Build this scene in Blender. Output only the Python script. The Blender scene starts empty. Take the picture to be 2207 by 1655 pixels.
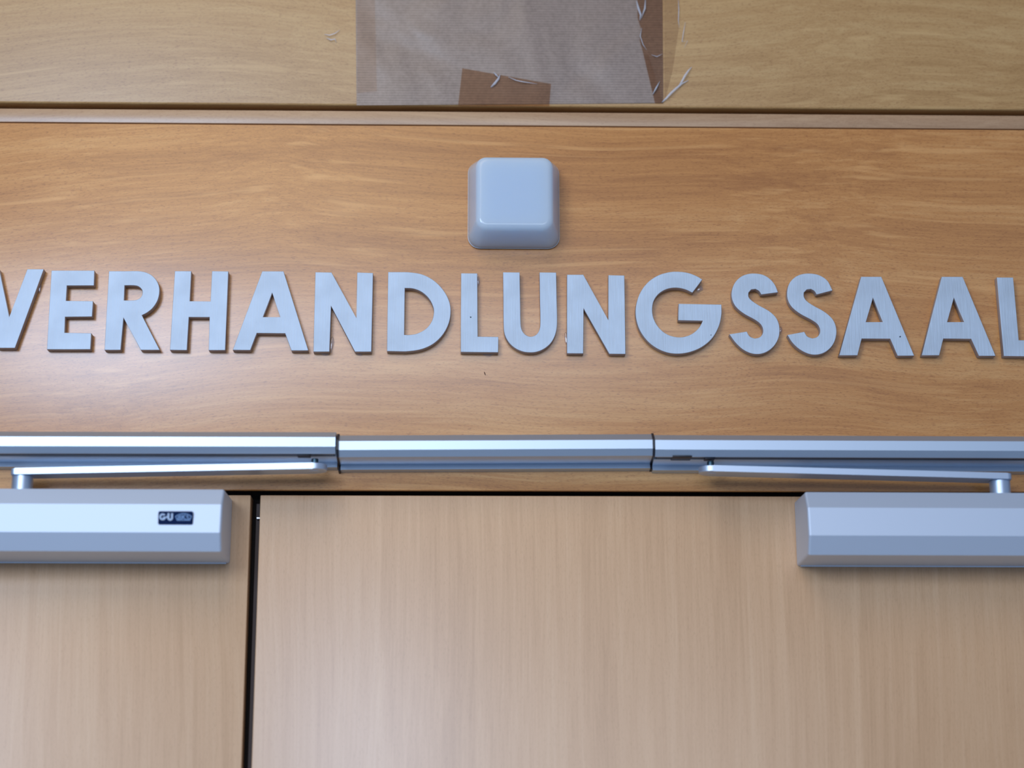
import bpy, bmesh, math, random
from mathutils import Vector, Matrix
random.seed(7)
S = bpy.context.scene
COL = S.collection

# ------------------------------------------------------------------ camera
W, H, F = 2207.0, 1655.0, 3900.0
hx = Vector((170000, -640, -F)).normalized()          # world X seen by the camera
vz = Vector((-36, 15300, -F)); vz = (vz - hx * vz.dot(hx)).normalized()   # world Z seen by the camera
wy = vz.cross(hx)
RW = Matrix((hx, wy, vz))                             # camera -> world (rows are the world axes in camera coordinates)
CAMPOS = Vector((0.0, -1.56, 1.86))
cam = bpy.data.cameras.new('camera')
co = bpy.data.objects.new('camera', cam); COL.objects.link(co)
co.matrix_world = Matrix.Translation(CAMPOS) @ RW.to_4x4()
cam.sensor_width = 36; cam.lens = F / W * 36
cam.clip_start = 0.02
cam.dof.use_dof = True
S.camera = co

def at(px, py, Y=0.0):
    d = RW @ Vector(((px - W / 2) / F, -(py - H / 2) / F, -1))
    return CAMPOS + d * ((Y - CAMPOS.y) / d.y)

fd = (at(1100, 640, -0.008) - CAMPOS)
cam.dof.focus_distance = fd.dot(RW @ Vector((0, 0, -1)))
cam.dof.aperture_fstop = 1.9

# ------------------------------------------------------------------ world and lights
w = bpy.data.worlds.new('world'); S.world = w; w.use_nodes = True
nt = w.node_tree; nt.nodes.clear()
o_ = nt.nodes.new('ShaderNodeOutputWorld'); bg = nt.nodes.new('ShaderNodeBackground')
tc = nt.nodes.new('ShaderNodeTexCoord'); sx = nt.nodes.new('ShaderNodeSeparateXYZ')
rp = nt.nodes.new('ShaderNodeValToRGB'); mr = nt.nodes.new('ShaderNodeMapRange')
nt.links.new(tc.outputs['Generated'], sx.inputs[0])
nt.links.new(sx.outputs['Z'], mr.inputs['Value']); mr.inputs['From Min'].default_value = -1; mr.inputs['From Max'].default_value = 1
nt.links.new(mr.outputs[0], rp.inputs[0]); nt.links.new(rp.outputs[0], bg.inputs[0]); nt.links.new(bg.outputs[0], o_.inputs[0])
e = rp.color_ramp.elements
e[0].position = 0.30; e[0].color = (0.30, 0.31, 0.34, 1)
e[1].position = 1.0; e[1].color = (0.30, 0.34, 0.42, 1)
for p, c in ((0.46, (0.28, 0.42, 0.70)), (0.57, (0.30, 0.46, 0.74)), (0.66, (0.66, 0.78, 1.0)), (0.78, (0.26, 0.36, 0.56))):
    k = e.new(p); k.color = c + (1,)
bg.inputs['Strength'].default_value = 0.5

def area(name, loc, target, sx_, sy_, power, color):
    l = bpy.data.lights.new(name, 'AREA'); l.shape = 'RECTANGLE'; l.size = sx_; l.size_y = sy_; l.energy = power; l.color = color
    o = bpy.data.objects.new(name, l); COL.objects.link(o); o.location = loc
    o.rotation_euler = (Vector(target) - Vector(loc)).to_track_quat('-Z', 'Y').to_euler(); return o
area('daylight_window', (-1.0, -2.15, 2.68), (-0.3, 0, 2.2), 0.60, 0.70, 18, (0.52, 0.70, 1.0))
area('lower_window', (-0.42, -3.2, 2.86), (-0.1, 0, 2.2), 2.2, 0.8, 25, (0.78, 0.86, 1.0))
area('overhead_fill', (-0.5, -1.5, 3.5), (-0.3, -0.2, 2.2), 1.0, 1.0, 7, (1.0, 0.82, 0.60))  # unseen warm fill, added to lift the wood without glare on the metal

vs = S.view_settings; vs.view_transform = 'Standard'; vs.look = 'None'; vs.gamma = 1; vs.use_curve_mapping = False
vs.exposure = 0.0

# ------------------------------------------------------------------ materials
def newmat(name):
    m = bpy.data.materials.new(name); m.use_nodes = True
    return m, m.node_tree, m.node_tree.nodes['Principled BSDF']

def plain(name, col, rough=0.5, metal=0.0, coat=0.0, alpha=1.0):
    m, t, b = newmat(name)
    b.inputs['Base Color'].default_value = col + (1,)
    b.inputs['Roughness'].default_value = rough; b.inputs['Metallic'].default_value = metal
    b.inputs['Coat Weight'].default_value = coat; b.inputs['Alpha'].default_value = alpha
    return m

def N(t, kind, **kw):
    n = t.nodes.new(kind)
    for k, v in kw.items():
        if k in n.inputs.keys(): n.inputs[k].default_value = v
        else: setattr(n, k, v)
    return n

def wood(name, dark, mid, light, grain='x', rough=0.36, speck=0.5, seed=0.0, figure=1.0, warp=0.10, coat=0.75, cior=1.55):
    m, t, b = newmat(name); L = t.links.new; fib = 0.5 if grain == 'x' else 0.38
    tcn = N(t, 'ShaderNodeTexCoord')
    wn = N(t, 'ShaderNodeTexNoise', Scale=2.2, Detail=1.5, Roughness=0.5); L(tcn.outputs['Object'], wn.inputs[0])
    ws = N(t, 'ShaderNodeVectorMath', operation='SCALE'); L(wn.outputs['Color'], ws.inputs[0]); ws.inputs['Scale'].default_value = warp
    wa = N(t, 'ShaderNodeVectorMath', operation='ADD'); L(tcn.outputs['Object'], wa.inputs[0]); L(ws.outputs[0], wa.inputs[1])
    def mapped(sa, sc, off=0.0):      # sa: scale along the grain, sc: across
        mp = N(t, 'ShaderNodeMapping')
        mp.inputs['Scale'].default_value = (sa, sc, sc) if grain == 'x' else (sc, sc, sa)
        mp.inputs['Location'].default_value = (seed + off, seed * 0.7 + off, seed * 1.3)
        L(wa.outputs[0], mp.inputs[0]); return mp
    # slow wandering figure
    m1 = mapped(1.1, 9.0); n1 = N(t, 'ShaderNodeTexNoise', Scale=1.0, Detail=3.0, Roughness=0.55, Distortion=0.9); L(m1.outputs[0], n1.inputs[0])
    # growth lines
    m2 = mapped(2.2, 75.0, 3.1); n2 = N(t, 'ShaderNodeTexNoise', Scale=1.0, Detail=5.0, Roughness=0.65, Distortion=0.5); L(m2.outputs[0], n2.inputs[0])
    # fine fibres
    m3 = mapped(14.0, 520.0, 5.7); n3 = N(t, 'ShaderNodeTexNoise', Scale=1.0, Detail=2.0, Roughness=0.6); L(m3.outputs[0], n3.inputs[0])
    a = N(t, 'ShaderNodeMath', operation='MULTIPLY_ADD'); L(n1.outputs[0], a.inputs[0]); a.inputs[1].default_value = 0.9 * figure
    s2 = N(t, 'ShaderNodeMath', operation='MULTIPLY'); L(n2.outputs[0], s2.inputs[0]); s2.inputs[1].default_value = 0.75
    L(s2.outputs[0], a.inputs[2])
    a2 = N(t, 'ShaderNodeMath', operation='MULTIPLY_ADD'); L(n3.outputs[0], a2.inputs[0]); a2.inputs[1].default_value = fib; L(a.outputs[0], a2.inputs[2])
    a3 = N(t, 'ShaderNodeMath', operation='SUBTRACT'); L(a2.outputs[0], a3.inputs[0]); a3.inputs[1].default_value = 0.5 * (0.9 * figure + 0.75 + fib) - 0.5
    r = N(t, 'ShaderNodeValToRGB'); L(a3.outputs[0], r.inputs[0])
    el = r.color_ramp.elements
    el[0].position = 0.22; el[0].color = dark + (1,); el[1].position = 0.80; el[1].color = light + (1,)
    q = el.new(0.5); q.color = mid + (1,)
    # beech flecks: short dark dashes
    m4 = mapped(270.0, 1700.0, 9.3); n4 = N(t, 'ShaderNodeTexNoise', Scale=1.0, Detail=1.0, Roughness=0.5); L(m4.outputs[0], n4.inputs[0])
    r4 = N(t, 'ShaderNodeMapRange'); L(n4.outputs[0], r4.inputs['Value'])
    r4.inputs['From Min'].default_value = 0.56; r4.inputs['From Max'].default_value = 0.72; r4.inputs['To Max'].default_value = speck
    mx = N(t, 'ShaderNodeMix', data_type='RGBA', blend_type='MULTIPLY')
    L(r4.outputs[0], mx.inputs[0]); L(r.outputs[0], mx.inputs[6]); mx.inputs[7].default_value = (0.55, 0.42, 0.33, 1)
    # long pale threads along the grain
    m5 = mapped(1.6, 150.0, 12.7); n5 = N(t, 'ShaderNodeTexNoise', Scale=1.0, Detail=2.0, Roughness=0.5); L(m5.outputs[0], n5.inputs[0])
    r5 = N(t, 'ShaderNodeMapRange'); L(n5.outputs[0], r5.inputs['Value'])
    r5.inputs['From Min'].default_value = 0.58; r5.inputs['From Max'].default_value = 0.72; r5.inputs['To Max'].default_value = 0.45 if grain == 'x' else 0.2
    mx5 = N(t, 'ShaderNodeMix', data_type='RGBA'); L(r5.outputs[0], mx5.inputs[0]); L(mx.outputs[2], mx5.inputs[6]); mx5.inputs[7].default_value = tuple(min(1, c * 1.12) for c in light) + (1,)
    L(mx5.outputs[2], b.inputs['Base Color'])
    b.inputs['Roughness'].default_value = rough
    b.inputs['Specular IOR Level'].default_value = 0.3; b.inputs['Coat Weight'].default_value = coat; b.inputs['Coat Roughness'].default_value = 0.31; b.inputs['Coat IOR'].default_value = cior
    bp = N(t, 'ShaderNodeBump', Strength=0.10, Distance=0.0006); L(n3.outputs[0], bp.inputs['Height']); L(bp.outputs[0], b.inputs['Normal'])
    return m

WL = wood('beech_head_panel', (0.46, 0.178, 0.040), (0.625, 0.268, 0.068), (0.78, 0.40, 0.135), 'x', 0.36, 0.62, 0.0, 1.0, 0.10, 1.0, 1.68)
WU = wood('beech_upper_panel', (0.43, 0.228, 0.074), (0.54, 0.305, 0.112), (0.64, 0.40, 0.165), 'x', 0.42, 0.6, 4.0, 0.8, 0.10, 0.4)
WT = wood('beech_strip', (0.42, 0.235, 0.115), (0.52, 0.31, 0.165), (0.60, 0.38, 0.21), 'x', 0.40, 0.35, 8.0, 0.6)
WD = wood('beech_door', (0.58, 0.325, 0.155), (0.695, 0.41, 0.21), (0.775, 0.49, 0.27), 'z', 0.38, 0.2, 2.0, 0.6, 0.035, 0.75)
WE = plain('door_edge_dark', (0.045, 0.03, 0.025), 0.7)
GAP_SHADE = plain('black_gap_shade', (0.02, 0.012, 0.010), 0.8)

def brushed(name, col, rough, strength=0.25, axis='z'):
    m, t, b = newmat(name); L = t.links.new
    tcn = N(t, 'ShaderNodeTexCoord'); mp = N(t, 'ShaderNodeMapping'); L(tcn.outputs['Object'], mp.inputs[0])
    mp.inputs['Scale'].default_value = (1500, 1500, 40) if axis == 'z' else (30, 900, 900)
    n = N(t, 'ShaderNodeTexNoise', Scale=1.0, Detail=3.0, Roughness=0.6); L(mp.outputs[0], n.inputs[0])
    n2 = N(t, 'ShaderNodeTexNoise', Scale=22.0, Detail=3.0, Roughness=0.6); L(tcn.outputs['Object'], n2.inputs[0])
    r = N(t, 'ShaderNodeMapRange'); L(n.outputs[0], r.inputs['Value']); r.inputs['To Min'].default_value = rough - 0.10; r.inputs['To Max'].default_value = rough + 0.12
    L(r.outputs[0], b.inputs['Roughness'])
    ad = N(t, 'ShaderNodeMath', operation='MULTIPLY_ADD'); L(n2.outputs[0], ad.inputs[0]); ad.inputs[1].default_value = 0.8; L(n.outputs[0], ad.inputs[2])
    cr = N(t, 'ShaderNodeMapRange'); L(ad.outputs[0], cr.inputs['Value']); cr.inputs['From Min'].default_value = 0.5; cr.inputs['From Max'].default_value = 1.3
    cr.inputs['To Min'].default_value = 0.78; cr.inputs['To Max'].default_value = 1.12
    mx = N(t, 'ShaderNodeMix', data_type='RGBA', blend_type='MULTIPLY'); mx.inputs[0].default_value = 1
    mx.inputs[6].default_value = col + (1,); L(cr.outputs[0], mx.inputs[7]); L(mx.outputs[2], b.inputs['Base Color'])
    b.inputs['Metallic'].default_value = 1.0
    bp = N(t, 'ShaderNodeBump', Strength=strength, Distance=0.0002); L(n.outputs[0], bp.inputs['Height']); L(bp.outputs[0], b.inputs['Normal'])
    return m

M_LET = brushed('brushed_aluminium', (0.70, 0.785, 0.87), 0.72, 0.5)
M_LETS = plain('cut_metal_edge', (0.46, 0.41, 0.40), 0.6, 0.5)
M_RAIL = plain('anodised_silver', (0.60, 0.70, 0.82), 0.48, 0.95)
M_COVER = plain('silver_lacquer', (0.70, 0.775, 0.88), 0.64, 0.85)
M_ARM = plain('silver_arm', (0.60, 0.69, 0.82), 0.42, 0.9)
M_STEEL = plain('bright_steel', (0.75, 0.80, 0.86), 0.2, 1.0)
M_DSTEEL = plain('dark_steel', (0.07, 0.13, 0.17), 0.45, 1.0)
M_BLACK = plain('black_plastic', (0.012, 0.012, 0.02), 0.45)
M_NAVY = plain('navy_badge', (0.003, 0.015, 0.07), 0.75); M_NAVY.node_tree.nodes['Principled BSDF'].inputs['Specular IOR Level'].default_value = 0.15
M_PRINT = plain('pale_print', (0.52, 0.66, 0.86), 0.5)
M_PRINT2 = plain('blue_print', (0.24, 0.42, 0.72), 0.5)

def opal():
    m, t, b = newmat('opal_plastic')
    b.inputs['Base Color'].default_value = (0.57, 0.69, 0.83, 1)
    b.inputs['Roughness'].default_value = 0.16; b.inputs['Subsurface Weight'].default_value = 1.0
    b.inputs['Subsurface Radius'].default_value = (0.03, 0.03, 0.03); b.inputs['Subsurface Scale'].default_value = 1.0
    return m
M_OPAL = opal()

def kraft():
    m, t, b = newmat('ribbed_kraft_paper'); L = t.links.new
    tcn = N(t, 'ShaderNodeTexCoord')
    wv = N(t, 'ShaderNodeTexWave', wave_type='BANDS', bands_direction='Z', Scale=125.0, Distortion=0.4, Detail=1.0)
    L(tcn.outputs['Object'], wv.inputs[0])
    n = N(t, 'ShaderNodeTexNoise', Scale=260.0, Detail=4.0, Roughness=0.7); L(tcn.outputs['Object'], n.inputs[0])
    a = N(t, 'ShaderNodeMath', operation='MULTIPLY_ADD'); L(wv.outputs['Fac'], a.inputs[0]); a.inputs[1].default_value = 0.32; L(n.outputs[0], a.inputs[2])
    r = N(t, 'ShaderNodeValToRGB'); L(a.outputs[0], r.inputs[0])
    r.color_ramp.elements[0].position = 0.3; r.color_ramp.elements[0].color = (0.185, 0.13, 0.098, 1)
    r.color_ramp.elements[1].position = 0.95; r.color_ramp.elements[1].color = (0.34, 0.25, 0.20, 1)
    L(r.outputs[0], b.inputs['Base Color']); b.inputs['Roughness'].default_value = 0.38; b.inputs['Specular IOR Level'].default_value = 0.6
    bp = N(t, 'ShaderNodeBump', Strength=0.15, Distance=0.0003); L(a.outputs[0], bp.inputs['Height'])
    nb = N(t, 'ShaderNodeTexNoise', Scale=9.0, Detail=2.0, Roughness=0.5, Distortion=0.6); L(tcn.outputs['Object'], nb.inputs[0])
    bb = N(t, 'ShaderNodeBump', Strength=0.5, Distance=0.012); L(nb.outputs[0], bb.inputs['Height']); L(bp.outputs[0], bb.inputs['Normal']); L(bb.outputs[0], b.inputs['Normal'])
    b.inputs['Coat Weight'].default_value = 0.6; b.inputs['Coat Roughness'].default_value = 0.35; L(bb.outputs[0], b.inputs['Coat Normal'])
    return m
M_KRAFT = kraft()

def film(name, tint, gloss):
    m = bpy.data.materials.new(name); m.use_nodes = True; t = m.node_tree; t.nodes.clear(); L = t.links.new
    out = N(t, 'ShaderNodeOutputMaterial'); tr = N(t, 'ShaderNodeBsdfTransparent'); gl = N(t, 'ShaderNodeBsdfGlossy')
    tr.inputs[0].default_value = tint + (1,); gl.inputs['Roughness'].default_value = 0.15; gl.inputs[0].default_value = (0.85, 0.9, 1, 1)
    mx = N(t, 'ShaderNodeMixShader'); mx.inputs[0].default_value = gloss
    L(tr.outputs[0], mx.inputs[1]); L(gl.outputs[0], mx.inputs[2]); L(mx.outputs[0], out.inputs[0]); return m
M_TAPE = film('clear_tape_on_paper', (0.90, 0.82, 0.75), 0.01)
M_TAPE2 = film('clear_tape_thin', (0.965, 0.94, 0.92), 0.01)
M_TAPEW = film('clear_tape_on_wood', (0.95, 0.93, 0.90), 0.03)
M_SHARD = plain('curled_film', (0.85, 0.88, 0.95), 0.25, 0.0, 0.0, 0.42)
M_GLUE = film('clear_glue', (0.90, 0.90, 0.93), 0.16)

# ------------------------------------------------------------------ helpers
def link(name, me, mat=None, parent=None, loc=None):
    o = bpy.data.objects.new(name, me); COL.objects.link(o)
    if mat is not None and me is not None:
        me.materials.clear()
        for m_ in (mat if isinstance(mat, (list, tuple)) else [mat]): me.materials.append(m_)
    if parent is not None:
        o.parent = parent
        o.location = Vector(loc) if loc is not None else (0, 0, 0)
    elif loc is not None: o.location = loc
    if name in ('cover', 'arm', 'diffuser', 'profile', 'spindle'):
        wnm = o.modifiers.new('even_shading', 'WEIGHTED_NORMAL'); wnm.keep_sharp = True; wnm.weight = 80
    return o

def tag(o, label=None, cat=None, group=None, kind=None):
    for k, v in (('label', label), ('category', cat), ('group', group), ('kind', kind)):
        if v: o[k] = v
    return o

def empty(name, loc, rot=None):
    o = bpy.data.objects.new(name, None); COL.objects.link(o); o.location = loc; o.empty_display_size = 0.01
    if rot: o.rotation_euler = rot
    return o

def finish(bm, name, smooth=None):
    bmesh.ops.recalc_face_normals(bm, faces=bm.faces)
    me = bpy.data.meshes.new(name); bm.to_mesh(me); bm.free()
    if smooth is not None:
        me.shade_smooth(); me.set_sharp_from_angle(angle=math.radians(smooth))
    return me

def box_mesh(name, x0, x1, y0, y1, z0, z1, bev=0.0, seg=2):
    bm = bmesh.new()
    bmesh.ops.create_cube(bm, size=1)
    for v in bm.verts:
        v.co = Vector((x0 + (v.co.x + .5) * (x1 - x0), y0 + (v.co.y + .5) * (y1 - y0), z0 + (v.co.z + .5) * (z1 - z0)))
    if bev: bmesh.ops.bevel(bm, geom=list(bm.edges), offset=bev, segments=seg, profile=0.5, affect='EDGES')
    return finish(bm, name, 35 if bev else None)

def prism_x(name, sec, x0, x1, bev=0.0, bev_all=False, seg=2, smooth=11):
    """closed (y, z) section swept along x; bev rounds the end rims (and the long edges if bev_all)"""
    bm = bmesh.new()
    a = [bm.verts.new((x0, y, z)) for y, z in sec]; b = [bm.verts.new((x1, y, z)) for y, z in sec]
    n = len(sec)
    bm.faces.new(a); bm.faces.new(b[::-1])
    for i in range(n): bm.faces.new((a[i], b[i], b[(i + 1) % n], a[(i + 1) % n]))
    if bev:
        ed = list(bm.edges) if bev_all else [e for e in bm.edges if abs(e.verts[0].co.x - e.verts[1].co.x) < 1e-6]
        bmesh.ops.bevel(bm, geom=ed, offset=bev, segments=seg, profile=0.5, affect='EDGES', clamp_overlap=True)
    return finish(bm, name, smooth)

def cyl(name, r, z0, z1, cx=0, cy=0, seg=40, bev=0.0):
    bm = bmesh.new()
    bmesh.ops.create_cone(bm, cap_ends=True, segments=seg, radius1=r, radius2=r, depth=z1 - z0)
    bmesh.ops.translate(bm, vec=(cx, cy, (z0 + z1) / 2), verts=bm.verts)
    if bev:
        ed = [e for e in bm.edges if abs(e.verts[0].co.z - e.verts[1].co.z) < 1e-7]
        bmesh.ops.bevel(bm, geom=ed, offset=bev, segments=2, profile=0.5, affect='EDGES')
    return finish(bm, name, 35)

def smooth_loop(pts, lim=38, sub=5):
    """round the gently turning corners of a traced loop, keep the sharp ones"""
    n = len(pts); P = [Vector(p) for p in pts]
    sharp = []
    for i in range(n):
        a = (P[i] - P[i - 1]); b = (P[(i + 1) % n] - P[i])
        sharp.append(a.length > 1e-9 and b.length > 1e-9 and math.degrees(abs(a.angle(b, 0))) > lim)
    out = []
    for i in range(n):
        p0, p1, p2, p3 = P[i - 1], P[i], P[(i + 1) % n], P[(i + 2) % n]
        seglen = (p2 - p1).length
        out.append(p1)
        if sharp[i] and sharp[(i + 1) % n]: continue
        m1 = Vector((0, 0)); m2 = Vector((0, 0))
        m1 = (p2 - p1) if sharp[i] else (p2 - p0).normalized() * seglen
        m2 = (p2 - p1) if sharp[(i + 1) % n] else (p3 - p1).normalized() * seglen
        for k in range(1, sub):
            t = k / sub
            out.append(p1 * (2 * t**3 - 3 * t**2 + 1) + m1 * (t**3 - 2 * t**2 + t) + p2 * (-2 * t**3 + 3 * t**2) + m2 * (t**3 - t**2))
    return out

def plate_mesh(name, loops, depth, bev=0.0003):
    """loops in (x, z) metres -> solid plate with its face at y=-depth and back at y=0"""
    cu = bpy.data.curves.new('outline', 'CURVE'); cu.dimensions = '2D'; cu.fill_mode = 'BOTH'
    cu.extrude = depth / 2 - bev; cu.bevel_depth = bev; cu.offset = -bev; cu.bevel_resolution = 1
    for lp in loops:
        sp = cu.splines.new('POLY'); sp.points.add(len(lp) - 1); sp.use_cyclic_u = True
        for i, p in enumerate(lp): sp.points[i].co = (p[0], p[1], 0, 1)
    tmp = bpy.data.objects.new('outline', cu); COL.objects.link(tmp)
    bpy.context.view_layer.update()
    me = bpy.data.meshes.new_from_object(tmp.evaluated_get(bpy.context.evaluated_depsgraph_get()))
    bpy.data.objects.remove(tmp); bpy.data.curves.remove(cu)
    me.name = name
    # curve plane xy -> world xz, +z of the curve -> -y
    me.transform(Matrix(((1, 0, 0, 0), (0, 0, -1, 0), (0, 1, 0, 0), (0, 0, 0, 1))))
    me.transform(Matrix.Translation((0, -depth / 2, 0)))
    me.update()
    return me

# ------------------------------------------------------------------ the setting
LX0, LX1 = -1.3, 1.3
PANEL_Y, DOOR_Y, UP_Y = 0.0, 0.006, -0.002
z_up0 = at(1103, 229, UP_Y).z          # lower edge of the upper panel
z_st1 = at(1103, 241.5, 0).z; z_st0 = at(1103, 270.2, 0).z
z_pn1 = at(1103, 272.4, 0).z; z_pn0 = at(1103, 1057, 0).z
z_dr = at(1103, 1068.2, DOOR_Y).z
FLOOR = 0.0
floor = tag(link('floor', box_mesh('floor', -3, 3, -4.5, 0.3, -0.05, FLOOR), plain('pale_bounce_floor', (0.60, 0.70, 0.80), 0.5)), kind='structure')  # unseen floor, pale blue to bounce light onto the lower metal facets
tag(link('wall_back', box_mesh('wall_back', LX0, LX1, UP_Y, 0.03, z_up0, 3.0, 0.0018, 3), WU), kind='structure')
tag(link('trim_1', box_mesh('trim_1', LX0, LX1, 0.0, 0.03, z_st0, z_st1, 0.0005), WT), kind='structure')
tag(link('trim_2', box_mesh('trim_2', LX0, LX1, PANEL_Y, 0.0055, z_pn0, z_pn1, 0.0006), WL), kind='structure')
tag(link('trim_3', box_mesh('trim_3', LX0, LX1, 0.0305, 0.09, z_pn0 + 0.005, 3.0), WT), kind='structure')   # core behind the panels
tag(link('trim_4', box_mesh('trim_4', LX0, LX1, 0.031, 0.09, 0.0, z_pn0 + 0.0045), GAP_SHADE), kind='structure')  # black core, stands in for the shade in the door gaps

ga = at(541, 1066, DOOR_Y).x; gb = at(560, 1066, DOOR_Y).x
ga2 = at(519.8, 1655, DOOR_Y).x; gb2 = at(543.2, 1655, DOOR_Y).x
d1 = tag(link('door_1', box_mesh('door_1', -1.0, (ga + ga2) / 2, DOOR_Y, 0.028, 0.01, z_dr, 0.0008), WD), kind='structure')
d2 = tag(link('door_2', box_mesh('door_2', (gb + gb2) / 2, 1.0, DOOR_Y, 0.028, 0.01, z_dr, 0.0008), WD), kind='structure')
d2.data.transform(Matrix.Translation((0, 0, 0)))
# rebate strip deep in the gap between the leaves, and the small catch that glints in it
xm = (gb + gb2) / 2
link('rebate_strip', box_mesh('rebate_strip', xm - 0.0042, xm - 0.0002, 0.016, 0.027, 0.02, z_dr - 0.006), WE, d2)
pz = at(555, 1117, 0.014).z
link('catch_pin', box_mesh('catch_pin', xm - 0.0036, xm - 0.0002, 0.0125, 0.0155, pz - 0.001, pz + 0.001, 0.0005), M_STEEL, d2)

# ------------------------------------------------------------------ letters
S1 = (0, 560, 560 / 2207); S2 = (480, 560, 560 / 2207); S3 = (960, 560, 620 / 2207); S4 = (1540, 560, 667 / 2207)
TR = [
 ('V', S1, 'at the left end of the row, cut by the left edge', [[(-155,78),(-6,78),(78,485),(232,78),(372,78),(127,748),(-24,748)]]),
 ('E', S1, 'second letter, between the V and the R', [[(437,90),(802,90),(798,218),(568,218),(560,347),(790,350),(782,482),(553,484),(548,618),(775,622),(768,760),(398,760)]]),
 ('R', S1, 'with a round bowl, between the E and the H', [[(925,95),(1060,95),(1180,95),(1243,107),(1300,140),(1342,197),(1355,262),(1340,340),(1300,405),(1250,447),(1205,470),(1357,765),(1195,765),(1048,490),(1025,765),(887,765)],
     [(1058,217),(1130,217),(1172,224),(1203,250),(1210,282),(1197,315),(1165,337),(1120,343),(1053,343)]]),
 ('H', S1, 'between the R and the first A', [[(1485,95),(1625,95),(1612,350),(1788,352),(1800,95),(1940,97),(1913,767),(1772,767),(1780,486),(1604,486),(1588,767),(1443,765)]]),
 ('A', S2, 'between the H and the first N', [[(335,96),(517,96),(728,770),(583,770),(530,624),(290,622),(235,767),(85,765)],[(420,278),(488,485),(342,485)]]),
 ('N', S2, 'between the first A and the D, faint smudges at its lower right', [[(787,104),(925,106),(1135,492),(1142,106),(1277,110),(1263,780),(1123,780),(920,390),(907,780),(770,780)]]),
 ('D', S2, 'below and left of the white square lamp, between N and L', [[(1405,103),(1500,103),(1590,105),(1700,125),(1800,180),(1880,265),(1925,355),(1937,440),(1920,540),(1870,635),(1790,712),(1690,758),(1570,777),(1480,777),(1395,775)],
     [(1547,240),(1620,245),(1690,273),(1750,327),(1785,392),(1793,450),(1775,522),(1725,585),(1650,625),(1580,637),(1542,635)]]),
 ('L', S3, 'between D and U with one tiny dark dot on its stem', [[(120,102),(245,103),(248,588),(407,590),(405,710),(117,706)]]),
 ('U', S3, 'directly beneath the white square lamp', [[(442,95),(570,96),(574,300),(578,490),(586,535),(608,568),(640,586),(670,586),(700,570),(720,538),(728,490),(725,300),(722,96),(850,97),(854,300),(857,490),(846,565),(815,630),(765,677),(705,704),(650,710),(590,702),(530,674),(482,627),(453,565),(446,490),(444,300)]]),
 ('N', S3, 'between U and G, duller than the other letters', [[(933,114),(1058,114),(1250,462),(1250,118),(1373,121),(1382,722),(1257,720),(1060,372),(1058,717),(933,715)]]),
 ('G', S3, 'large and round, between the second N and the first S', [[(1972,150),(1930,125),(1865,100),(1790,90),(1715,94),(1625,122),(1545,180),(1487,267),(1460,370),(1465,460),(1495,547),(1552,625),(1630,683),(1715,714),(1795,720),(1880,706),(1970,667),(2048,600),(2098,510),(2118,420),(2118,342),(1790,336),(1786,463),(1975,466),(1948,517),(1900,562),(1840,588),(1775,592),(1700,570),(1637,518),(1598,450),(1587,380),(1600,312),(1640,258),(1700,224),(1770,214),(1838,226),(1895,252)]]),
 ('S', S4, 'the left one of the two S letters, beside the G', [[(453,232),(333,247),(318,223),(292,208),(262,212),(243,233),(243,262),(260,285),(310,320),(390,365),(440,413),(462,470),(461,540),(435,600),(390,645),(330,670),(268,668),(205,640),(150,590),(106,530),(230,510),(252,545),(288,560),(322,551),(343,526),(346,495),(330,460),(290,428),(212,385),(157,340),(128,290),(122,230),(142,168),(185,122),(236,101),(290,97),(348,107),(397,137),(432,180)]]),
 ('S', S4, 'the right one of the two S letters, beside an A', [[(842,218),(728,247),(713,223),(688,208),(658,212),(638,233),(638,262),(655,290),(705,325),(785,370),(842,422),(867,480),(867,545),(843,607),(797,653),(740,675),(678,672),(610,640),(555,590),(520,535),(640,512),(662,545),(698,559),(730,550),(750,525),(752,495),(735,460),(695,430),(612,385),(552,337),(523,285),(518,225),(535,165),(578,120),(630,100),(690,97),(750,110),(805,148)]]),
 ('A', S4, 'right after the S pair, a tiny dark dot on its right leg', [[(1045,120),(1190,120),(1425,683),(1305,683),(1253,562),(1050,562),(1020,681),(890,680)],[(1130,270),(1200,443),(1080,443)]]),
 ('A', S4, 'last A of the row, right before the final L', [[(1620,120),(1770,120),(2005,685),(1885,684),(1830,563),(1632,562),(1603,681),(1478,680)],[(1707,270),(1780,443),(1660,443)]]),
 ('L', S4, 'at the right end of the row, cut by the right edge', [[(2013,125),(2130,125),(2170,572),(2330,574),(2333,690),(2063,685)]]),
]
TILT = {5: (0.0, 0.3), 9: (-1.4, -0.8), 8: (-0.6, 0), 6: (-0.3, 0), 0: (0, 0), 13: (-0.3, 0.2), 11: (-0.5, 0), 4: (0.2, 0)}
TH = 0.0078
letters = []
for i, (ch, (ox, oy, s), where, loops) in enumerate(TR):
    L3 = [[at(ox + x * s, oy + y * s, -TH) for x, y in lp] for lp in loops]
    xs = [p.x for lp in L3 for p in lp]; zs = [p.z for lp in L3 for p in lp]
    cx, z0 = (min(xs) + max(xs)) / 2, min(zs)
    L2 = [smooth_loop([(p.x - cx, p.z - z0) for p in lp]) for lp in L3]
    me = plate_mesh('sign_letter', L2, TH, 0.00035)
    o = link('sign_letter', me, [M_LET, M_LETS], None, (cx, 0.0, z0))
    for p in me.polygons: p.material_index = 0 if p.normal.y < -0.9 else 1
    tx, tz = TILT.get(i, (0, 0))
    a_ = math.radians(tx)
    # a hair of warp out of plane on the mounted plate's face
    for v in me.vertices:
        if v.co.y < -TH * 0.5: v.co.y += math.tan(a_) * (v.co.z - 0.035) * 0.6 + math.tan(math.radians(tz)) * v.co.x * 0.6
    tag(o, f'aluminium letter {ch}, {where}', 'letter', 'metal letters of the sign above the door')
    letters.append(o)

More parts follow.
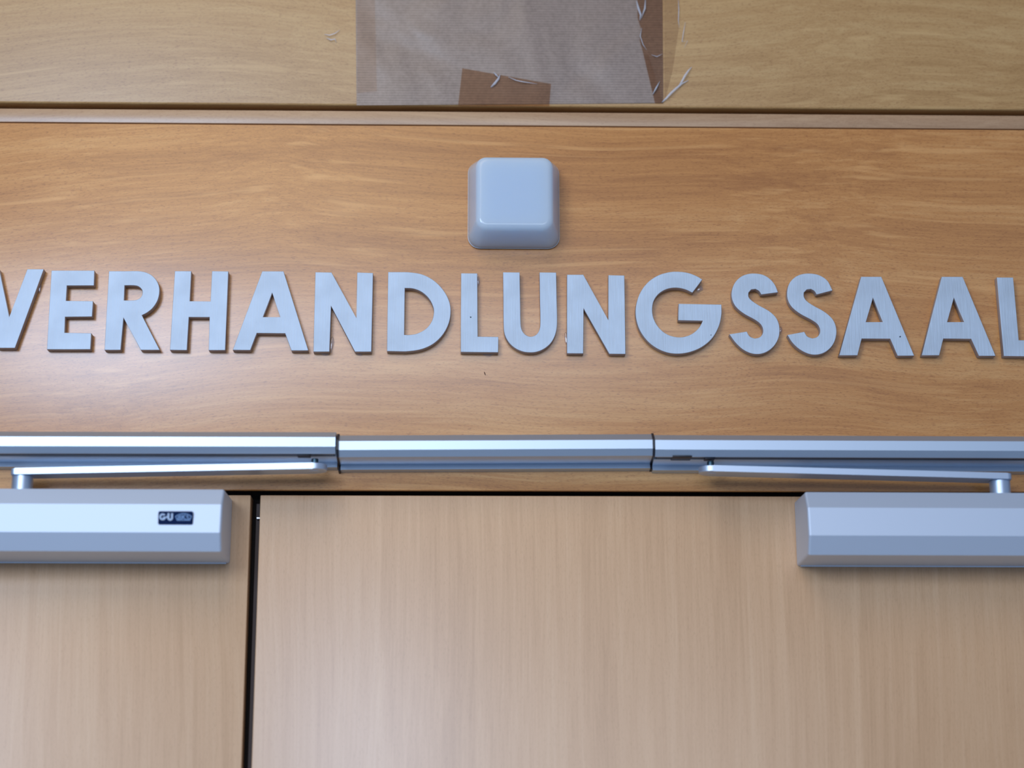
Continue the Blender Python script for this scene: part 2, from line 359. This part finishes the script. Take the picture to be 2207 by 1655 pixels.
def blob(parent, px, py, rx, rz, nm='glue_smear', mat=None, th=0.0012, Y=0.0):
    c = at(px, py, Y); bm = bmesh.new(); bmesh.ops.create_icosphere(bm, subdivisions=3, radius=1)
    for v in bm.verts:
        k = 1 + 0.18 * math.sin(3 * v.co.x + 2.3 * v.co.z + px)
        v.co = Vector((v.co.x * rx * k, v.co.y * th, v.co.z * rz * k))
    off = c - parent.location
    bmesh.ops.translate(bm, vec=off, verts=bm.verts)
    return link(nm, finish(bm, nm, 180), mat or M_GLUE, parent)
P = 0.0004
blob(letters[5], 714, 742, 6 * P, 17 * P); blob(letters[5], 700, 763, 12 * P, 4 * P); blob(letters[5], 775, 764, 8 * P, 3 * P)
blob(letters[7], 1030, 606, 4 * P, 15 * P); blob(letters[7], 1053, 764, 12 * P, 4 * P)
blob(letters[9], 1221, 730, 5 * P, 17 * P); blob(letters[10], 1507, 623, 8 * P, 8 * P)
blob(letters[11], 1682, 712, 4 * P, 8 * P); blob(letters[0], 84, 620, 7 * P, 13 * P)
M_DOT = plain('dark_dot', (0.03, 0.06, 0.09), 0.6)
blob(letters[7], 1014.5, 683.5, 1.7 * P, 1.7 * P, 'rivet_dot', M_DOT, 0.0003, -TH)
blob(letters[13], 1940, 725.5, 1.6 * P, 1.6 * P, 'rivet_dot', M_DOT, 0.0003, -TH)
blob(letters[10], 1532.5, 722, 1.0 * P, 1.0 * P, 'rivet_dot', M_DOT, 0.0003, -TH)
# small dark nick in the wood below the row
nk = bmesh.new(); bmesh.ops.create_icosphere(nk, subdivisions=2, radius=1)
cn = at(1045, 805, 0)
for v in nk.verts: v.co = cn + Vector((v.co.x * 0.0005 - v.co.z * 0.0006, v.co.y * 0.0002, v.co.z * 0.0017))
link('wood_nick', finish(nk, 'wood_nick', 180), plain('nick_brown', (0.12, 0.06, 0.03), 0.7), bpy.data.objects['trim_2'])
# ------------------------------------------------------------------ square opal lamp
c0 = at(1009, 520, 0); c1 = at(1205, 520, 0); zb = at(1103, 536.5, 0).z
wd = c1.x - c0.x; cxl = (c0.x + c1.x) / 2
lamp = empty('wall_lamp', (cxl, 0, zb + wd / 2)); 
tag(lamp, 'small square white opal lamp on the wood panel above the metal letters', 'lamp')
def rring(hw, r, y, zoff=0.0, seg=8):
    pts = []
    for (sx_, sz_, a0) in ((1, 1, 0), (-1, 1, 90), (-1, -1, 180), (1, -1, 270)):
        for k in range(seg + 1):
            a = math.radians(a0 + 90 * k / seg)
            pts.append((sx_ * (hw - r) + r * math.cos(a), y, sz_ * (hw - r) + r * math.sin(a) + zoff))
    return pts
bm = bmesh.new(); rings = []
hb = wd / 2; hf = hb - 0.0076; dd = 0.036
prof = [(hb, 0.0, 0.011), (hb, -0.004, 0.011), (hb - 0.0006, -0.007, 0.011)]
fr = 0.0050
prof += [(hf + 0.0012, -(dd - fr), 0.010)]
for k in range(1, 7):
    a = math.radians(90 * k / 6)
    prof.append((hf + 0.0008 - fr * (1 - math.cos(a)), -(dd - fr) - fr * math.sin(a), 0.0095 - 0.0032 * k / 6))
for hw, y, r in prof: rings.append([bm.verts.new(p) for p in rring(hw, r, y)])
for a, b in zip(rings, rings[1:]):
    n = len(a)
    for i in range(n): bm.faces.new((a[i], a[(i + 1) % n], b[(i + 1) % n], b[i]))
bm.faces.new(rings[-1]); bm.faces.new(rings[0][::-1])
link('diffuser', finish(bm, 'diffuser', 40), M_OPAL, lamp)
# white mounting base, a hair larger than the diffuser's rim
bm = bmesh.new(); ra = [bm.verts.new(p) for p in rring(hb - 0.0006, 0.010, -0.0)]; rb = [bm.verts.new(p) for p in rring(hb + 0.0004, 0.011, -0.0022)]
for i in range(len(ra)): bm.faces.new((ra[i], ra[(i + 1) % len(ra)], rb[(i + 1) % len(ra)], rb[i]))
bm.faces.new(rb); bm.faces.new(ra[::-1])
link('base', finish(bm, 'base', 40), plain('white_base', (0.62, 0.64, 0.68), 0.35), lamp)

# ------------------------------------------------------------------ rails of the door closers
def span(pa, pb, Y):
    A = at(pa[0], pa[1], Y); B = at(pb[0], pb[1], Y); d = B - A
    return A, B, math.atan2(-d.z, d.x), d.length
def sec_from(px, ref, pts):
    """pts: (py, Y) visible edges at image column px -> section relative to the reference row"""
    zr = at(px, ref[0], ref[1]).z
    return [(Y, at(px, py, Y).z - zr) for py, Y in pts]

# slotted guide rails
def rail(name, pa, pb, px, label, endcap):
    A, B, ry, Ln = span(pa, pb, -0.026)
    t = empty(name, (A.x, 0, A.z), (0, ry, 0)); tag(t, label, 'rail', 'silver slide rails either side of the middle cover')
    y0 = pa[1] + (pb[1] - pa[1]) * (px - pa[0]) / (pb[0] - pa[0])
    q = lambda d, Y: (y0 + d, Y)
    s = sec_from(px, (y0, -0.026), [q(0, -0.027), q(10.5, -0.0352), q(31, -0.0355), q(46.5, -0.032), q(47.5, -0.0305)])
    # slot going up into the body, then the lower lip
    s2 = sec_from(px, (y0, -0.026), [q(52.5, -0.0186), q(53.8, -0.0180), q(65.5, -0.0066), q(75.5, -0.0080), q(82, 0.0)])
    top = s[0][1]
    sec = [(0.0, top)] + s + [(-0.0302, s[4][1] + 0.009), (-0.0196, s[4][1] + 0.009)] + s2
    me = prism_x('profile', sec, 0, Ln)
    link('profile', me, M_RAIL, t)
    link('slot_shade', box_mesh('slot_shade', 0.002, Ln - 0.002, -0.0301, -0.0197, s[4][1] + 0.0006, s[4][1] + 0.0085), M_BLACK, t)  # black filler painting the shade deep inside the bare metal slot
    return t, sec, Ln, s, s2
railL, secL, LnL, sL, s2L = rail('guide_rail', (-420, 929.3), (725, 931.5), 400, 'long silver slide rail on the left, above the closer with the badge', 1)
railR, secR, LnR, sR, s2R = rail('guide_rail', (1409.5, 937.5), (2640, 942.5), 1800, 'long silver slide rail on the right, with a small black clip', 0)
# black clip on the right rail's lip
ca = at(1449, 990, -0.030); cb = at(1491, 990, -0.030)
cl = bmesh.new(); 
def trapz(xa, xb, z0, z1, y0, y1, inset):
    bm = bmesh.new(); V = []
    for y in (y0, y1):
        V.append([bm.verts.new(p) for p in ((xa, y, z0), (xb, y, z0), (xb - inset, y, (z0 + z1) / 2 + 0.0002), (xb + 0.001, y, z1), (xb - 0.001, y, z1), (xa + inset, y, (z0 + z1) / 2 + 0.0002), (xa + 0.0012, y, z1))])
    n = 7
    bm.faces.new(V[0]); bm.faces.new(V[1][::-1])
    for i in range(n): bm.faces.new((V[0][i], V[0][(i + 1) % n], V[1][(i + 1) % n], V[1][i]))
    return finish(bm, 'clip')
me = box_mesh('clip', ca.x - railR.location.x, cb.x - railR.location.x, -0.0335, -0.0180, s2R[0][1] - 0.0008, sR[4][1] + 0.0009, 0.0004)
link('clip', me, M_BLACK, railR)

# plain middle cover
A, B, ry, Ln = span((732, 938.6), (1403.5, 935.6), -0.024)
mid = empty('middle_cover', (A.x, 0, A.z), (0, ry, 0))
tag(mid, 'silver cover profile with black end rims between the two slide rails', 'cover')
y0 = 937.2
q = lambda d, Y: (y0 + d, Y)
ms = sec_from(1067, (y0, -0.024), [q(0, -0.025), q(12, -0.0332), q(31, -0.0335), q(46.5, -0.030), q(63, -0.0062), q(73.5, -0.0078), q(79.5, 0.0)])
sec = [(0.0, ms[0][1])] + ms
link('profile', prism_x('profile', sec, 0, Ln), M_RAIL, mid)
cy_ = sum(p[0] for p in sec) / len(sec); cz_ = sum(p[1] for p in sec) / len(sec)
def grow(sec, k):
    out = []
    for y, z in sec:
        out.append((min(0.0, cy_ + (y - cy_) * k), cz_ + (z - cz_) * k))
    return out
link('end_cap', prism_x('end_cap', grow(sec, 1.09), -0.0019, 0.0), M_BLACK, mid)
link('end_cap', prism_x('end_cap', grow(sec, 1.05), Ln, Ln + 0.0019), M_BLACK, mid)

# ------------------------------------------------------------------ door closers
def closer(side):
    left = side == 'left'
    if left:
        pa, pb = (-260, 1052.0), (487, 1055.0); px = 250; y0 = 1054.0
    else:
        pa, pb = (1731, 1060.5), (2480, 1063.5); px = 2000; y0 = 1061.6
    YT = -0.0385
    A, B, ry, Ln = span(pa, pb, YT)
    x_or = (B.x if left else A.x); z_or = (B.z if left else A.z)
    t = empty('door_closer', (x_or, DOOR_Y, z_or), (0, ry, 0))
    q = lambda d, Y: (y0 + d, Y)
    k = [q(0, YT), q(32, -0.0475), q(93, -0.0495), q(134, -0.0430), q(159, DOOR_Y)] if left else [q(0, YT), q(33, -0.0475), q(93, -0.0495), q(135, -0.0430), q(159, DOOR_Y)]
    ss = sec_from(px, (y0, YT), k)
    ss = [(a - DOOR_Y, b) for a, b in ss]
    sec = [(0.0, ss[0][1])] + ss
    xa, xb = (-Ln, 0) if left else (0, Ln)
    me = prism_x('cover', sec, xa, xb, 0.0022, False, 9, 11.5)
    # slight draft of the free end: the back is a little longer than the front
    for v in me.vertices:
        if left and v.co.x > -0.01: v.co.x -= 0.0010 * (-v.co.y) / 0.055 * 1.0
        if (not left) and v.co.x < 0.01: v.co.x += 0.0012 * (-v.co.y) / 0.055
    link('cover', me, M_COVER, t)
    # thin bright back plate under the cover
    zb_ = ss[-1][1]
    bx0, bx1 = (xa, -0.0030) if left else (0.0030, xb)
    link('back_plate', box_mesh('back_plate', bx0, bx1, -0.0022, -0.0002, zb_ - 0.0010, zb_ + 0.004, 0.0004), M_STEEL, t)
    return t, ss
cL, ssL = closer('left'); cR, ssR = closer('right')
tag(cL, 'silver door closer on the left door leaf, with a dark blue badge', 'door closer')
tag(cR, 'silver door closer on the right door leaf, without a badge', 'door closer')
bpy.context.view_layer.update()

def inv(o): return (Matrix.Translation(o.location) @ o.rotation_euler.to_matrix().to_4x4()).inverted()

def arm(t, spx, slx, yf_sp, yf_sl, wide):
    """flat lever from the spindle (image column spx) to the sliding pin (column slx); y rows of the front edge's top"""
    M = inv(t)
    YS, YL, YPIN = -0.0270, -0.0300, -0.0248
    hwS, hwL = 0.0108, 0.0112
    a = at(spx, yf_sp, YS - hwS); b = at(slx, yf_sl, YL - hwL)
    th = 0.0053
    d = Vector((b.x - a.x, YL - YS)).normalized(); n = Vector((-d.y, d.x))
    if n.y > 0: n = -n
    outline = []
    def arc(cx, cy, r, a0, a1, seg=14):
        for k in range(seg + 1):
            an = a0 + (a1 - a0) * k / seg; outline.append((cx + r * math.cos(an), cy + r * math.sin(an)))
    base = math.atan2(d.y, d.x)
    # pin end fully round, spindle end with small-radius corners
    arc(b.x, YL, hwL, base - math.pi / 2, base + math.pi / 2)
    for sgn, a0 in ((1, math.pi / 2), (-1, math.pi)):
        c = Vector((a.x, YS)) - d * (wide - 0.004) + Vector((-d.y, d.x)) * sgn * (hwS - 0.004)
        arc(c.x, c.y, 0.004, base + a0, base + a0 + math.pi / 2, 6)
    bm = bmesh.new(); T = []; Bt = []
    Lx = b.x - a.x
    for x, y in outline:
        zt = a.z + (b.z - a.z) * (x - a.x) / Lx
        T.append(bm.verts.new(M @ Vector((x, y, zt)))); Bt.append(bm.verts.new(M @ Vector((x, y, zt - th))))
    nn = len(T); bm.faces.new(T); bm.faces.new(Bt[::-1])
    for i in range(nn): bm.faces.new((T[i], Bt[i], Bt[(i + 1) % nn], T[(i + 1) % nn]))
    ed = [e_ for f in bm.faces if len(f.verts) > 6 for e_ in f.edges]
    bmesh.ops.bevel(bm, geom=list(set(ed)), offset=0.0006, segments=3, profile=0.5, affect='EDGES')
    ao = link('arm', finish(bm, 'arm', 25), M_ARM, t)
    # spindle between the body and the lever
    zt = a.z - th
    zbot = (M.inverted() @ Vector((0, 0, 0))).z - 0.002
    me = cyl('spindle', 0.0089, zbot, zt, a.x, YS, 48, 0.0004); me.transform(M)
    link('spindle', me, M_ARM, t)
    # sliding pin, its block in the slot, and the rivet beneath the lever
    me = cyl('slide_pin', 0.0030, b.z - 0.001, b.z + 0.0066, b.x, YPIN, 24, 0.0006); me.transform(M)
    link('slide_pin', me, M_DSTEEL, ao)
    me = cyl('pin_collar', 0.0048, b.z - 0.0002, b.z + 0.0012, b.x, YPIN, 24, 0.0004); me.transform(M)
    link('pin_collar', me, M_DSTEEL, ao)
    me = cyl('rivet', 0.0042, b.z - th - 0.0004, b.z - th + 0.001, b.x, YL, 32, 0.0003); me.transform(M)
    link('rivet', me, M_ARM, ao)
    return ao, a, b
armL, aL, bL = arm(cL, 43.5, 675, 1008.2, 996.6, 0.0084)
armR, aR, bR = arm(cR, 2161, 1537, 1018.5, 1002.2, 0.0084)
# dark slide blocks of the arms, in the slots beside the pins
for t, b, s_, ss_ in ((railL, bL, -1, sL), (railR, bR, 1, sR)):
    M = inv(t); c = M @ b
    xa, xb = (c.x - 0.015, c.x - 0.004) if s_ < 0 else (c.x - 0.0052, c.x + 0.0035)
    link('slide_block', box_mesh('slide_block', xa, xb, -0.0300, -0.0200, ss_[4][1] - 0.0012, ss_[4][1] + 0.0005, 0.0003), M_BLACK, t)

# badge on the left closer
def text_mesh(txt, size, name, depth=0.00012, bold=0.0):
    cu = bpy.data.curves.new('t', 'FONT'); cu.body = txt; cu.size = size; cu.extrude = depth; cu.offset = bold; cu.align_x = 'CENTER'; cu.align_y = 'CENTER'
    tmp = bpy.data.objects.new('t', cu); COL.objects.link(tmp); bpy.context.view_layer.update()
    me = bpy.data.meshes.new_from_object(tmp.evaluated_get(bpy.context.evaluated_depsgraph_get()))
    bpy.data.objects.remove(tmp); bpy.data.curves.remove(cu); me.name = name
    me.transform(Matrix(((1, 0, 0, 0), (0, 0, -1, 0), (0, 1, 0, 0), (0, 0, 0, 1)))); return me
def fit(me, x0, x1, z0, z1, y):
    xs = [v.co.x for v in me.vertices]; zs = [v.co.z for v in me.vertices]
    for v in me.vertices:
        v.co.x = x0 + (v.co.x - min(xs)) / (max(xs) - min(xs)) * (x1 - x0)
        v.co.z = z0 + (v.co.z - min(zs)) / (max(zs) - min(zs)) * (z1 - z0)
        v.co.y += y
    return me
YB = -0.0485
Mc = inv(cL)
pl = lambda px, py: at(px, py, YB - 0.0012)
bl, tr = pl(340.3, 1130.2), pl(416.6, 1101.8)
bw, bh = tr.x - bl.x, tr.z - bl.z
bc = Vector(((bl.x + tr.x) / 2, YB - 0.0006, (bl.z + tr.z) / 2))
rr = 0.0013
lp = []
for (sx_, sz_, a0) in ((1, 1, 0), (-1, 1, 90), (-1, -1, 180), (1, -1, 270)):
    for k in range(5):
        a = math.radians(a0 + 90 * k / 4); lp.append((sx_ * (bw / 2 - rr) + rr * math.cos(a), sz_ * (bh / 2 - rr) + rr * math.sin(a)))
# the front facet leans back by a couple of degrees, the badge lies on it
lean = math.atan2((ssL[2][0] - ssL[1][0]), (ssL[1][1] - ssL[2][1]))
badge = link('badge', plate_mesh('badge', [lp], 0.0009, 0.0002), M_NAVY, cL, Mc @ bc)
badge.rotation_euler = (-lean, 0, 0)
u = bw / 76.3
# G, bar and U, heavy round letters
def ringpts(cx, cz, ro, a0, a1, seg=20): return [(cx + ro * math.cos(math.radians(a0 + (a1 - a0) * k / seg)), cz + ro * math.sin(math.radians(a0 + (a1 - a0) * k / seg))) for k in range(seg + 1)]
gx, gz = -28.3 * u, 2.2 * u
G = ringpts(gx, gz, 7.4 * u, 38, 360) + [(gx + 0.6 * u, gz), (gx + 0.6 * u, gz - 3.0 * u)] + [(gx + 2.6 * u, gz - 2.6 * u)] + ringpts(gx, gz, 3.7 * u, 315, 38, 14)
ux = -11.8 * u
U = [(ux - 6 * u, gz + 8 * u), (ux - 2 * u, gz + 8 * u), (ux - 2 * u, gz - 2.5 * u)] + ringpts(ux, gz - 2.5 * u, 2.0 * u, 180, 360, 8) + [(ux + 2 * u, gz + 8 * u), (ux + 6 * u, gz + 8 * u)] + ringpts(ux, gz - 2.2 * u, 6 * u, 0, -180, 16)
bar = [(gx + 7.0 * u, gz - 2.0 * u), (ux - 5.0 * u, gz - 2.0 * u), (ux - 5.0 * u, gz + 1.2 * u), (gx + 7.0 * u, gz + 1.2 * u)]
o = link('lettering', plate_mesh('lettering', [G], 0.0003, 0.00004), M_PRINT, badge, (0, -0.0009, 0)); o['label'] = 'pale rounded letter G'
o = link('lettering', plate_mesh('lettering', [bar], 0.00025, 0.00004), M_PRINT, badge, (0, -0.0009, 0)); o['label'] = 'pale hyphen bar'
o = link('lettering', plate_mesh('lettering', [U], 0.0003, 0.00004), M_PRINT, badge, (0, -0.0009, 0)); o['label'] = 'pale letter U'
def fan(k, dz=0):
    cx = 17.5 * u; pts = []
    W2, T2 = 18.3 * u * k, 13.8 * u * k
    for i in range(13):
        f = -1 + 2 * i / 12; pts.append((cx + f * W2, 3.6 * u + 6.6 * u * (1 - f * f) * k + dz))
    return pts + [(cx + T2 + 0.2 * u, -6.0 * u * k + 0.2 * u), (cx - T2 - 0.2 * u, -6.0 * u * k + 0.2 * u)]
outer = fan(1.0); cxx = 17.5 * u
inner = [(cxx + (x - cxx) * 0.90, 1.4 * u + (z - 1.4 * u) * 0.82) for x, z in outer]
link('emblem', plate_mesh('emblem', [outer, inner], 0.0003, 0.00004), M_PRINT2, badge, (0, -0.0009, 0))
me = text_mesh('BKS', 0.006, 'emblem_lettering', 0.00008, 0.00005)
fit(me, cxx - 12.2 * u, cxx + 12.2 * u, -5.0 * u, 6.8 * u, -0.0010)
for v in me.vertices:
    f = (v.co.x - cxx) / (13.3 * u); h_ = (v.co.z + 5.0 * u) / (11.8 * u)
    v.co.z = -4.0 * u + h_ * (11.4 - 3.6 * f * f) * u
link('emblem_lettering', me, M_PRINT2, badge)
# little dark nick on the end of the right closer
me = box_mesh('nick', -0.0006, 0.0005, -0.020, -0.0185, -0.037, -0.034, 0.0002)
link('screw_mark', me, M_BLACK, cR, (0.0018, 0, 0))

# ------------------------------------------------------------------ taped paper
YP = UP_Y - 0.0012
pL, pR = at(768.5, 226.5, YP), at(1429.5, 221.5, YP)
pTL, pTR = at(765.5, -120, YP), at(1427, -120, YP)
paper = empty('paper_sheet', ((pL.x + pR.x) / 2, UP_Y, pL.z))
tag(paper, 'ribbed brown kraft paper sheet taped to the upper wood panel', 'paper')
nx, nz = 60, 36
bm = bmesh.new(); G_ = []
for j in range(nz + 1):
    row = []
    for i in range(nx + 1):
        fx, fz = i / nx, j / nz
        p = (pL * (1 - fx) + pR * fx) * (1 - fz) + (pTL * (1 - fx) + pTR * fx) * fz
        edge = min(fx, 1 - fx, fz * 1.2) ; k = min(1, edge / 0.3); k = k * k * (3 - 2 * k)
        y = YP - 0.0008 * k * (0.5 + 0.5 * math.sin(5.2 * fx + 3.4 * fz + 1.0) * math.sin(2.0 * fx - 4.6 * fz)) + 0.0006
        row.append(bm.verts.new(Vector((p.x, y, p.z)) - paper.location))
    G_.append(row)
for j in range(nz):
    for i in range(nx): bm.faces.new((G_[j][i], G_[j][i + 1], G_[j + 1][i + 1], G_[j + 1][i]))
me = finish(bm, 'sheet', 180)
so = link('sheet', me, M_KRAFT, paper); md = so.modifiers.new('thick', 'SOLIDIFY'); md.thickness = 0.00018; md.offset = 0; es = so.modifiers.new('crisp_rim', 'EDGE_SPLIT'); es.split_angle = 0.6

def strip(parent, poly, name, mat, label=None, Y=None, lift=0.0):
    Y = (YP - 0.0004) if Y is None else Y
    pts = [at(x, y, Y) for x, y in poly]
    org = parent.location if parent else pts[0]
    lp = [(p.x - org.x, p.z - org.z) for p in pts]
    o = link(name, plate_mesh(name, [lp], 0.00008, 0.00001), mat, parent, (0, Y - org.y, 0) if parent else (org.x, Y, org.z))
    if label: o['label'] = label
    return o
strip(paper, [(768.6,-118),(805,-118),(812,196),(770,200)], 'tape_strip', M_TAPE2, 'clear tape down the left border')
strip(paper, [(996.5,147),(1187.5,180.5),(1183.5,229),(987,229)], 'tape_strip', M_TAPE, 'darker tape patch at the lower border')
strip(paper, [(1372,-118),(1428,-118),(1429,222),(1412,222),(1386,114),(1379,88),(1381,60),(1374,38)], 'tape_strip', M_TAPE, 'torn tape along the right border')
strip(paper, [(1387,118),(1429,120),(1429.3,222),(1411,222)], 'tape_strip', M_TAPE2, 'second tape layer at the lower right corner')
t_ = strip(None, [(1430,-118),(1466,-118),(1463,60),(1450,150),(1432,222)], 'tape_strip', M_TAPEW, None, UP_Y - 0.0004)
tag(t_, 'loose end of clear tape on the wood right of the brown paper', 'tape')

def shard(name, pts, wpx, Y, parent=None, curl=0.002):
    """thin curled sliver of film following px points"""
    P3 = []
    for i, (x, y) in enumerate(pts):
        f = i / (len(pts) - 1)
        P3.append(at(x, y, Y - curl * math.sin(math.pi * f) * 0.8))
    org = parent.location if parent else P3[0].copy()
    bm = bmesh.new(); rows = []
    for i, p in enumerate(P3):
        d = (P3[min(i + 1, len(P3) - 1)] - P3[max(i - 1, 0)]).normalized(); n = Vector((0, -1, 0)).cross(d).normalized()
        f = i / (len(P3) - 1); ww = wpx * 0.7 * P * (0.25 + 0.75 * math.sin(math.pi * min(1, f * 0.9 + 0.1))) / 2
        up = Vector((0, -1, 0)) * ww * 0.8
        rows.append([bm.verts.new(p - n * ww - org), bm.verts.new(p + up - org), bm.verts.new(p + n * ww - org)])
    for a, b in zip(rows, rows[1:]):
        for k in range(2): bm.faces.new((a[k], a[k + 1], b[k + 1], b[k]))
    me = finish(bm, name, 180)
    o = link(name, me, M_SHARD, parent, None if parent else org)
    md = o.modifiers.new('thick', 'SOLIDIFY'); md.thickness = 0.00012
    return o
YC = UP_Y - 0.0012
sc = empty('tape_curl', at(1450, 190, UP_Y)); tag(sc, 'torn curl of clear tape by the paper sheet’s lower right corner'.replace('’', "'"), 'tape')
shard('curl', [(1426,221),(1436,212),(1446,201),(1458,190),(1470,180),(1484,173)], 9, YC, sc)
shard('curl', [(1462,187),(1470,175),(1477,162),(1484,152),(1491,144)], 8, YC, sc, 0.003)
shard('curl', [(1407,203),(1414,190),(1422,175)], 6, YP - 0.0007, sc)
s2_ = empty('tape_curl', at(1378, 30, UP_Y)); tag(s2_, "wrinkled clear tape at the upper right border of the paper", 'tape')
shard('curl', [(1372,2),(1376,18),(1381,32),(1379,44)], 8, YP - 0.0007, s2_)
shard('curl', [(1391,0),(1390,18),(1382,40)], 6, YP - 0.0007, s2_)
shard('curl', [(1383,60),(1380,78),(1386,96),(1394,108)], 3, YP - 0.0007, s2_)
shard('curl', [(1404,118),(1416,122),(1428,116)], 3, YP - 0.0007, s2_)
s3_ = empty('tape_curl', at(1072, 175, UP_Y)); tag(s3_, 'whitish tape crease over the dark patch at the lower border of the paper', 'tape')
shard('curl', [(1058,188),(1066,180),(1074,170),(1078,160)], 9, YP - 0.0007, s3_)
shard('curl', [(1064,156),(1070,162),(1076,168)], 6, YP - 0.0007, s3_)
shard('curl', [(1096,166),(1112,173),(1126,176),(1140,178),(1158,181)], 4, YP - 0.0007, s3_)
s4_ = empty('tape_curl', at(715, 78, UP_Y)); tag(s4_, 'small torn tape scrap stuck to the wood left of the brown paper', 'tape')
shard('curl', [(699,74),(710,76),(722,72),(733,64)], 4, YC, s4_)
shard('curl', [(704,82),(713,86),(722,84),(725,92)], 5, YC, s4_)
s5_ = empty('tape_curl', at(1465, 60, UP_Y)); tag(s5_, 'thin upright tape fibre on the wood right of the brown paper', 'tape')
shard('curl', [(1462,0),(1463,22),(1462,44),(1464,60)], 3, YC, s5_)
shard('curl', [(1477,48),(1473,70),(1470,90),(1482,88),(1474,104)], 3, YC, s5_)
